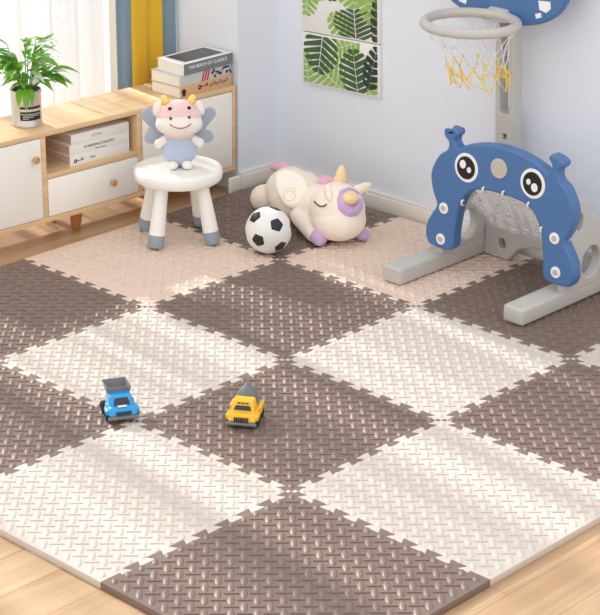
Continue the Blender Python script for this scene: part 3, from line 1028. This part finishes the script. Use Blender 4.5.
# arch
half = [(.215, .086), (.262, .086), (.288, .094), (.301, .125), (.295, .165), (.276, .200), (.259, .226), (.259, .242), (.274, .270), (.285, .310), (.285, .342), (.272, .375), (.252, .405), (.226, .424),
        (.218, .438), (.219, .456), (.233, .468), (.238, .479), (.233, .488), (.213, .498), (.192, .502), (.181, .496), (.180, .485), (.190, .473), (.192, .458), (.178, .444), (.150, .456), (.100, .472), (.050, .481)]
inner = [(-.02, .328), (.05, .327), (.095, .320), (.128, .303), (.150, .275), (.166, .235), (.174, .190), (.180, .145), (.180, .112), (.190, .092)]
right = [(d, z) for d, z in half]
leftm = [(-d, z) for d, z in half][::-1]
innR = inner
innL = [(-d, z) for d, z in inner][1:] if False else [(-d, z) for d, z in inner]
loop = right+[(0, .484)]+leftm+innL[::-1][:-1]+[(0, .330)]+innR[1:]
loop = catmull(loop, 4)
AX = 1.478
me = plate([loop, circ(-.214, .4885, .0125, .0042, 20)], .044, .008, 3, YZ(AX+.022, YC+.010))
AR = link_mesh('arch', me, 'blue', PS, angle=50, world=True)
FX = AX+.0002      # front face
def disc(name, y, z, rx, ry, m, parent, x=FX, th=.004, bev=.0012):
    me = plate([circ(0, 0, rx, ry, 36)], th, bev, 2, YZ(x, y) @ Matrix.Translation((0, z, 0)))
    return link_mesh(name, me, m, parent, angle=50, world=True)
for y, z, hl in ((.641, .386, ((-.012, .010, .0125), (.014, -.004, .0085))), (.3765, .394, ((.010, -.010, .0125), (-.014, .004, .0085)))):
    e = disc('eye', y, z, .0475, .0485, 'white', AR)
    disc('pupil', y, z, .0365, .0380, 'black', e, FX-.0022)
    for dx, dz, r in hl: disc('eye_highlight', y-dx, z+dz, r, r*1.15, 'white', e, FX-.0040)
disc('nose_cap', .510, .413, .0325, .0330, 'bolt', AR, th=.010, bev=.003)
for y, z in ((.728, .228), (.736, .119), (.282, .237), (.270, .127)):
    bo = disc('bolt', y, z, .0185, .0190, 'white', AR, th=.006, bev=.002)
    disc('bolt_head', y, z, .0095, .0095, 'bolt', bo, FX-.003, th=.004)
for d, z in ((.075, .326), (-.005, .332), (-.105, .318), (-.160, .250), (.158, .262)):
    y = YC+d if False else YC-(-d)
    b = MB(); b.tube([(AX+.006, y, z-.006), (AX-.006, y, z-.002), (AX-.006, y, z+.010), (AX+.004, y, z+.012)], .0035, 8)
    W('net_hook', b, 'white', AR, angle=180)
# goal net: rope grid from the arch mouth down to the crossbar
b = MB()
rnd = random.Random(3)
def net_pt(u, v):
    # u across 0..1 (left to right), v 0 top .. 1 bottom
    d = -.158+.316*u
    zt = .322-.055*(abs(d)/.158)**3
    T_ = Vector((1.520, YC-d, zt-.004))
    B_ = Vector((1.716, YC+.205-.400*u, .114))
    p = T_.lerp(B_, v)
    sag = math.sin(PI*v)*(.016+.012*math.sin(u*9.))
    p += Vector((.45, 0, -.8))*sag
    p += Vector((0, math.sin(u*23+v*7)*.003, math.sin(u*17-v*11)*.004))
    return p
for k in range(49):
    u = k/48
    pts = [net_pt(min(1, max(0, u+.015*math.sin(v*9+k))), v) for v in [q/16 for q in range(17)]]
    b.tube(pts, .0022 if k not in (0, 48) else .0024, 5)
for k in range(37):
    v = k/36
    pts = [net_pt(u, min(1, max(0, v+.02*math.sin(u*11+k*1.7)))) for u in [q/24 for q in range(25)]]
    b.tube(pts, .0022 if k not in (0, 36) else .0024, 5)
for k in range(14):
    u0, v0 = rnd.random()*.7, rnd.random()*.7
    pts = [net_pt(u0+.3*t+.02*math.sin(9*t), v0+.3*t*t)+Vector((-.004, 0, .006)) for t in [q/8 for q in range(9)]]
    b.tube(pts, .0013, 5)
W('goal_net', b, 'cord_white', angle=180)
# pole with a long slot
PX = 1.757
pl_loops = [rrect(-.037, .004, .037, 1.16, .006), rrect(-.019, .492, .019, 1.10, .010), rrect(-.006, .404, .010, .424, .002)]
me = plate(pl_loops, .050, .004, 2, YZ(PX+.025, .7095))
# a slight lean towards the left of the photo, as it stands
sh = Matrix.Identity(4); sh[1][2] = .050; sh[1][3] = -.0200
me.transform(sh)
po = link_mesh('pole', me, 'plastic_grey', PS, angle=50, world=True)
# hoop
HZ, HX, HY, HR = .829, 1.566, .718, .147
b = MB()
b.tube([(HX+HR*math.cos(2*PI*k/64), HY+HR*math.sin(2*PI*k/64), HZ) for k in range(64)], .0160, 16, closed=True)
hoop = W('hoop', b, 'plastic_grey', angle=180)
b = MB(); b.hexa([(1.700, .680, .808), (1.756, .690, .808), (1.756, .770, .808), (1.700, .770, .808), (1.706, .684, .846), (1.756, .690, .862), (1.756, .770, .862), (1.706, .766, .846)], .008)
W('hoop_bracket', b, 'plastic_grey', hoop)
# net under the hoop, white above and yellow below, gathered at the right
def hn(a, z, r, sk): return Vector((HX+.008*sk+r*math.cos(a), HY-.004*sk+r*math.sin(a), z))
zs = [HZ-.012, HZ-.058, HZ-.104, HZ-.138, HZ-.172, HZ-.202]
rs = [.143, .116, .100, .096, .093, .090]
bw_, by_ = MB(), MB()
n = 14
rnd = random.Random(9)
jit = {}
def node(l, k):
    k = k % n
    if (l, k) not in jit:
        q = 0 if l == 0 else 1
        jit[(l, k)] = hn(2*PI*(k+.5*(l % 2))/n+rnd.uniform(-.10, .10)*q, zs[l]+rnd.uniform(-.010, .010)*q, rs[l]+rnd.uniform(-.008, .008)*q, l)
    return jit[(l, k)]
for l in range(5):
    for k in range(n):
        for dk in ((0, -1) if l % 2 == 0 else (0, 1)):
            p, q = node(l, k), node(l+1, k+dk)
            mid = (p+q)/2+Vector((rnd.uniform(-.004, .004), rnd.uniform(-.004, .004), -.004))
            (bw_ if l < 3 else by_).tube([p, p.lerp(mid, .6), mid, q.lerp(mid, .6), q], .0013 if l < 3 else .0019, 5)
for l in (3, 4, 5):
    for k in range(n): by_.ell(node(l, k), (.0036, .0036, .0036), u=8, v=6)
W('hoop_net', bw_, 'cord_white', hoop, angle=180)
W('hoop_net_yellow', by_, 'cord_yellow', hoop, angle=180)
# backboard
def sup(rx, rz, e, n=56):
    o = []
    for k in range(n):
        t = 2*PI*k/n
        c_, s_ = math.cos(t), math.sin(t)
        o.append((math.copysign(abs(c_)**(2/e), c_)*rx, math.copysign(abs(s_)**(2/e), s_)*rz))
    return o
BX, BY, BZ = 1.737, .732, .962
me = plate([sup(.272, .162, 2.35)], .030, .010, 3, YZ(BX, BY) @ Matrix.Translation((0, BZ, 0)))
bb = link_mesh('backboard', me, 'blue', PS, angle=50, world=True)
for pts in ([(.160, -.062), (.206, -.058), (.210, -.080), (.194, -.096), (.166, -.090)], [(.150, -.106), (.172, -.099), (.176, -.113), (.155, -.121)],
            [(-.166, -.100), (-.128, -.108), (-.132, -.122), (-.160, -.116)], [(-.075, .09), (.075, .09), (.075, .075), (-.075, .075)], [(-.075, .075), (-.060, .075), (-.060, -.01), (-.075, -.01)], [(.075, .075), (.060, .075), (.060, -.01), (.075, -.01)]):
    me = plate([pts], .003, .0005, 1, YZ(BX-.0155, BY) @ Matrix.Translation((0, BZ, 0)))
    link_mesh('white_mark', me, 'white', bb, angle=50, world=True)

# ------------------------------------------------------------------ toy trucks (local front is -y)
def wheels(t, xs, ys, r, w):
    for y in ys:
        for s in (-1, 1):
            mt = Matrix.Translation((s*xs, y, r)) @ Matrix.Rotation(PI/2, 4, 'Y')
            wh = MB().lathe([(0, -w/2), (r-.002, -w/2), (r, -w/2+.002), (r, w/2-.002), (r-.002, w/2), (r*.6, w/2), (r*.55, w/2-.002), (0, w/2-.002)] if s > 0 else
                            [(0, -w/2+.002), (r*.55, -w/2+.002), (r*.6, -w/2), (r-.002, -w/2), (r, -w/2+.002), (r, w/2-.002), (r-.002, w/2), (0, w/2)], 24, mt).build('wheel', 'tyre', t)
def grille(t, y, z0, z1, w, m1='truck_dark'):
    b = MB()
    n = 7
    for k in range(n):
        x = -w/2+w*(k+.15)/n
        b.box((x, y-.0025, z0), (x+w/n*.65, y+.002, z1), .0006)
    b.build('grille', m1, t)
# blue dump truck
BT = thing('toy_truck', 'blue toy dump truck with a dark grey open bed', 'toy truck', (-.002, .656, .0034), math.radians(-29), 'little toy trucks on the mat')
wheels(BT, .036, (-.024, .028), .0155, .014)
MB().box((-.030, -.050, .007), (.030, .050, .020), .003).build('chassis', 'truck_grey', BT)
MB().box((-.041, -.0545, .008), (.041, -.043, .017), .004, 3).build('bumper', 'truck_grey', BT)
b = MB()
b.hexa([(-.040, -.050, .017), (.040, -.050, .017), (.040, .010, .017), (-.040, .010, .017), (-.033, -.040, .038), (.033, -.040, .038), (.037, .010, .040), (-.037, .010, .040)], .006, 3)
b.hexa([(-.034, -.032, .034), (.034, -.032, .034), (.034, .012, .034), (-.034, .012, .034), (-.027, -.016, .062), (.027, -.016, .062), (.029, .012, .064), (-.029, .012, .064)], .005, 3)
for s in (-1, 1): b.box((s*.037-.007, -.043, .018), (s*.037+.007, -.008, .034), .005, 3)
cab = b.build('cab', 'truck_blue', BT)
MB().hexa([(-.021, -.0335, .042), (.021, -.0335, .042), (.021, -.0285, .042), (-.021, -.0285, .042), (-.017, -.0225, .056), (.017, -.0225, .056), (.017, -.0175, .056), (-.017, -.0175, .056)], .001).build('windscreen', 'truck_dark', cab)
MB().box((-.012, -.040, .0455), (.012, -.0315, .0485), .001).build('windscreen_white_bar', 'white', cab) if False else MB().box((-.013, -.0415, .0385), (.011, -.0335, .0415), .001).build('white_bar', 'white', cab)  # plain white bar just below the windscreen
grille(cab, -.050, .0195, .030, .042)
b = MB()   # open tub: floor and four flaring walls
z0, z1 = .050, .076
def tubwall(p, q, r_, s_):
    return [p, q, r_, s_]
bed = bmesh.new()
ob_ = [(-.026, .004, z0), (.026, .004, z0), (.026, .056, z0), (-.026, .056, z0)]
ot_ = [(-.033, .002, z1), (.033, .002, z1), (.033, .064, z1), (-.033, .064, z1)]
ib_ = [(-.023, .007, z0+.004), (.023, .007, z0+.004), (.023, .053, z0+.004), (-.023, .053, z0+.004)]
it_ = [(-.0295, .0055, z1), (.0295, .0055, z1), (.0295, .0605, z1), (-.0295, .0605, z1)]
V = [bed.verts.new(p) for p in ob_+ot_+ib_+it_]
bed.faces.new((V[3], V[2], V[1], V[0]))
for k in range(4):
    k2 = (k+1) % 4
    bed.faces.new((V[k], V[k2], V[4+k2], V[4+k]))
    bed.faces.new((V[4+k], V[4+k2], V[12+k2], V[12+k]))
    bed.faces.new((V[12+k], V[12+k2], V[8+k2], V[8+k]))
bed.faces.new((V[8], V[9], V[10], V[11]))
bmesh.ops.recalc_face_normals(bed, faces=bed.faces)
bmesh.ops.bevel(bed, geom=list(bed.edges), offset=.0012, segments=2, profile=.5, affect='EDGES')
b.add(bed)
b.box((-.024, .008, .018), (.024, .050, .047), .003)
b.build('dump_bed', 'truck_grey', BT)
BT.scale = (1.07,)*3
# yellow mixer truck
YT = thing('toy_truck', 'yellow toy mixer truck with a pointed grey drum', 'toy truck', (.212, .380, .0034), math.radians(-57), 'little toy trucks on the mat')
wheels(YT, .036, (-.024, .030), .0155, .014)
MB().box((-.030, -.050, .007), (.030, .054, .020), .003).build('chassis', 'truck_grey', YT)
MB().box((-.041, -.0555, .008), (.041, -.043, .017), .004, 3).build('bumper', 'truck_grey', YT)
b = MB()
b.hexa([(-.040, -.050, .016), (.040, -.050, .016), (.040, .012, .016), (-.040, .012, .016), (-.033, -.040, .038), (.033, -.040, .038), (.037, .012, .040), (-.037, .012, .040)], .007, 3)
b.hexa([(-.033, -.033, .034), (.033, -.033, .034), (.034, .012, .034), (-.034, .012, .034), (-.026, -.018, .066), (.026, -.018, .066), (.027, .010, .068), (-.027, .010, .068)], .005, 3)
for s in (-1, 1):
    b.box((s*.037-.007, -.043, .018), (s*.037+.007, -.008, .034), .005, 3)
    b.box((s*.037-.006, .004, .018), (s*.037+.006, .050, .042), .005, 3)
cab = b.build('cab', 'truck_yellow', YT)
MB().hexa([(-.023, -.0325, .044), (.023, -.0325, .044), (.023, -.0275, .044), (-.023, -.0275, .044), (-.019, -.0260, .054), (.019, -.0260, .054), (.019, -.021, .054), (-.019, -.021, .054)], .001).build('windscreen', 'truck_dark', cab)
b = MB()
for k in (-1, 0, 1): b.box((k*.011-.004, -.0245, .0585), (k*.011+.004, -.0185, .0615), .0008)
b.build('roof_lights', 'truck_dark', cab)
grille(cab, -.050, .0185, .031, .040)
b = MB()
ax = Matrix.Translation((0, .032, .046)) @ Matrix.Rotation(math.radians(-10), 4, 'X')
b.lathe([(0, -.030), (.018, -.028), (.026, -.012), (.029, .004), (.0285, .012), (.024, .024), (.015, .035), (.0075, .043), (.0045, .048), (0, .049)], 32, ax)
b.build('mixer_drum', 'truck_grey', YT, angle=30)

YT.scale = (1.05,)*3
UN.location.z += .0035

# ------------------------------------------------------------------ leaf prints on the right wall
def clip(poly, x0, y0, x1, y1):
    def cut(P, inside, inter):
        o = []
        for k in range(len(P)):
            a, c = P[k-1], P[k]
            if inside(c):
                if not inside(a): o.append(inter(a, c))
                o.append(c)
            elif inside(a): o.append(inter(a, c))
        return o
    def ix(v): return lambda a, c: (v, a[1]+(c[1]-a[1])*(v-a[0])/(c[0]-a[0]))
    def iy(v): return lambda a, c: (a[0]+(c[0]-a[0])*(v-a[1])/(c[1]-a[1]), v)
    for ins, it in ((lambda p: p[0] >= x0, ix(x0)), (lambda p: p[0] <= x1, ix(x1)), (lambda p: p[1] >= y0, iy(y0)), (lambda p: p[1] <= y1, iy(y1))):
        if len(poly) < 3: return []
        poly = cut(poly, ins, it)
    return poly

def monstera(cx, cy, L, Wd, ang, n=6, gap=.40):
    """lobes of a split leaf; base at the bottom, tip along ang; returns polygons"""
    ca, sa = math.cos(ang-PI/2), math.sin(ang-PI/2)
    def tr(x, y): return (cx+x*ca-y*sa, cy+x*sa+y*ca)
    def half_w(t): return Wd/2*math.sin(PI*min(1, .16+.84*t)**.9)**.75 if t < 1 else 0
    polys = []
    for s in (-1, 1):
        for k in range(n):
            t0, t1 = k/n, (k+1)/n
            ta, tb = t0+gap*.25/n, t1-gap*.75/n
            def edge(t): return half_w(t), -L/2+L*(t*.92)+half_w(t)*.35
            m0 = (s*.012*Wd, -L/2+L*t0*.9); m1 = (s*.012*Wd, -L/2+L*(t1-gap*.3/n)*.9)
            pts = [m0]
            for q in range(5):
                t = ta+(tb-ta)*q/4
                w, y = edge(t)
                bulge = 1+.05*math.sin(PI*q/4)
                pts.append((s*w*bulge, min(y, L/2+.02*L)))
            pts.append(m1)
            polys.append([tr(*p) for p in pts])
    return polys

def canvas(z0, z1, label, leaves):
    y0, y1 = 1.326, 1.698     # right and left edge on the wall
    w, h = y1-y0, z1-z0
    t = thing('leaf_print', label, 'picture', (1.85, (y0+y1)/2, z0), 0, 'monstera leaf prints on the right wall')
    b = MB(); b.box((1.8335, y0, z0), (1.8499, y1, z1), .003)
    W('canvas_panel', b, 'canvas', t)
    order = 0
    for (m, cx, cy, L, Wd, ang, n) in leaves:
        b = MB()
        for q, poly in enumerate(monstera(cx*w, cy, L, Wd, math.radians(ang), n)):
            poly = clip(poly, .006, .006, w-.006, h-.006)
            if len(poly) < 3: continue
            bm = bmesh.new()
            x = 1.8332-.0003*order-.00002*q
            vs = [bm.verts.new((x, y1-p[0], z0+p[1])) for p in poly]
            try: bm.faces.new(vs)
            except ValueError: pass
            b.add(bm)
        order += 1
        W('printed_leaf', b, m, t, smooth=False)
    # the prints hang very slightly crooked
    t.rotation_euler.x = math.radians(-2.2)
    t.location.y += math.sin(math.radians(2.2))*(z0-.400)
ZS = .592
canvas(.400, ZS-.002, 'lower panel of green monstera leaves on white, hanging on the right wall',
   [('leaf_light', .06, .055, .16, .12, 100, 6), ('leaf_light', .38, .035, .15, .17, 150, 6), ('leaf_light', .57, .165, .15, .11, 200, 6), ('leaf_dark', .25, .125, .20, .165, -100, 7),
    ('leaf_dark', .70, .085, .19, .155, 98, 7), ('leaf_light', .93, .02, .10, .06, 85, 5), ('leaf_black', .935, .115, .19, .085, 75, 6)])
canvas(ZS+.001, .96, 'upper panel of green monstera leaves on white, above the lower leaf panel',
   [('leaf_light', .08, .105, .12, .10, -100, 5), ('leaf_light', .48, .045, .13, .10, 150, 5), ('leaf_dark', .70, .055, .135, .20, 95, 7), ('leaf_light', .20, .175, .15, .15, -70, 6), ('leaf_dark', .40, .185, .15, .11, -85, 6),
    ('leaf_light', .66, .170, .15, .14, -75, 6), ('leaf_light', .88, .13, .17, .10, -80, 6), ('leaf_black', .97, .10, .20, .05, 90, 6),
    ('leaf_dark', .30, .29, .16, .18, 70, 7), ('leaf_light', .75, .30, .16, .18, 110, 7)])

# ------------------------------------------------------------------ light
w = bpy.data.worlds.new('world'); sc.world = w
w.use_nodes = True
nt = w.node_tree
bg = nt.nodes['Background']
bg.inputs['Color'].default_value = (1.0, .985, .965, 1)
bg.inputs['Strength'].default_value = 1.3
sun = bpy.data.lights.new('sun', 'SUN')
sun.energy = 8.6
sun.angle = math.radians(2.2)
sun.color = (1, .97, .93)
so = bpy.data.objects.new('sun', sun); COL.objects.link(so)
el = math.radians(32)
d = Vector((-.12*math.cos(el), -math.cos(el), -math.sin(el))).normalized()
so.rotation_euler = d.to_track_quat('-Z', 'Y').to_euler()
so.location = (1.2, 5, 4)

sc.view_settings.view_transform = 'Standard'
sc.view_settings.look = 'None'
sc.view_settings.gamma = 1
sc.view_settings.use_curve_mapping = False
sc.view_settings.exposure = 0
sc.cycles.max_bounces = 8
sc.cycles.transparent_max_bounces = 12
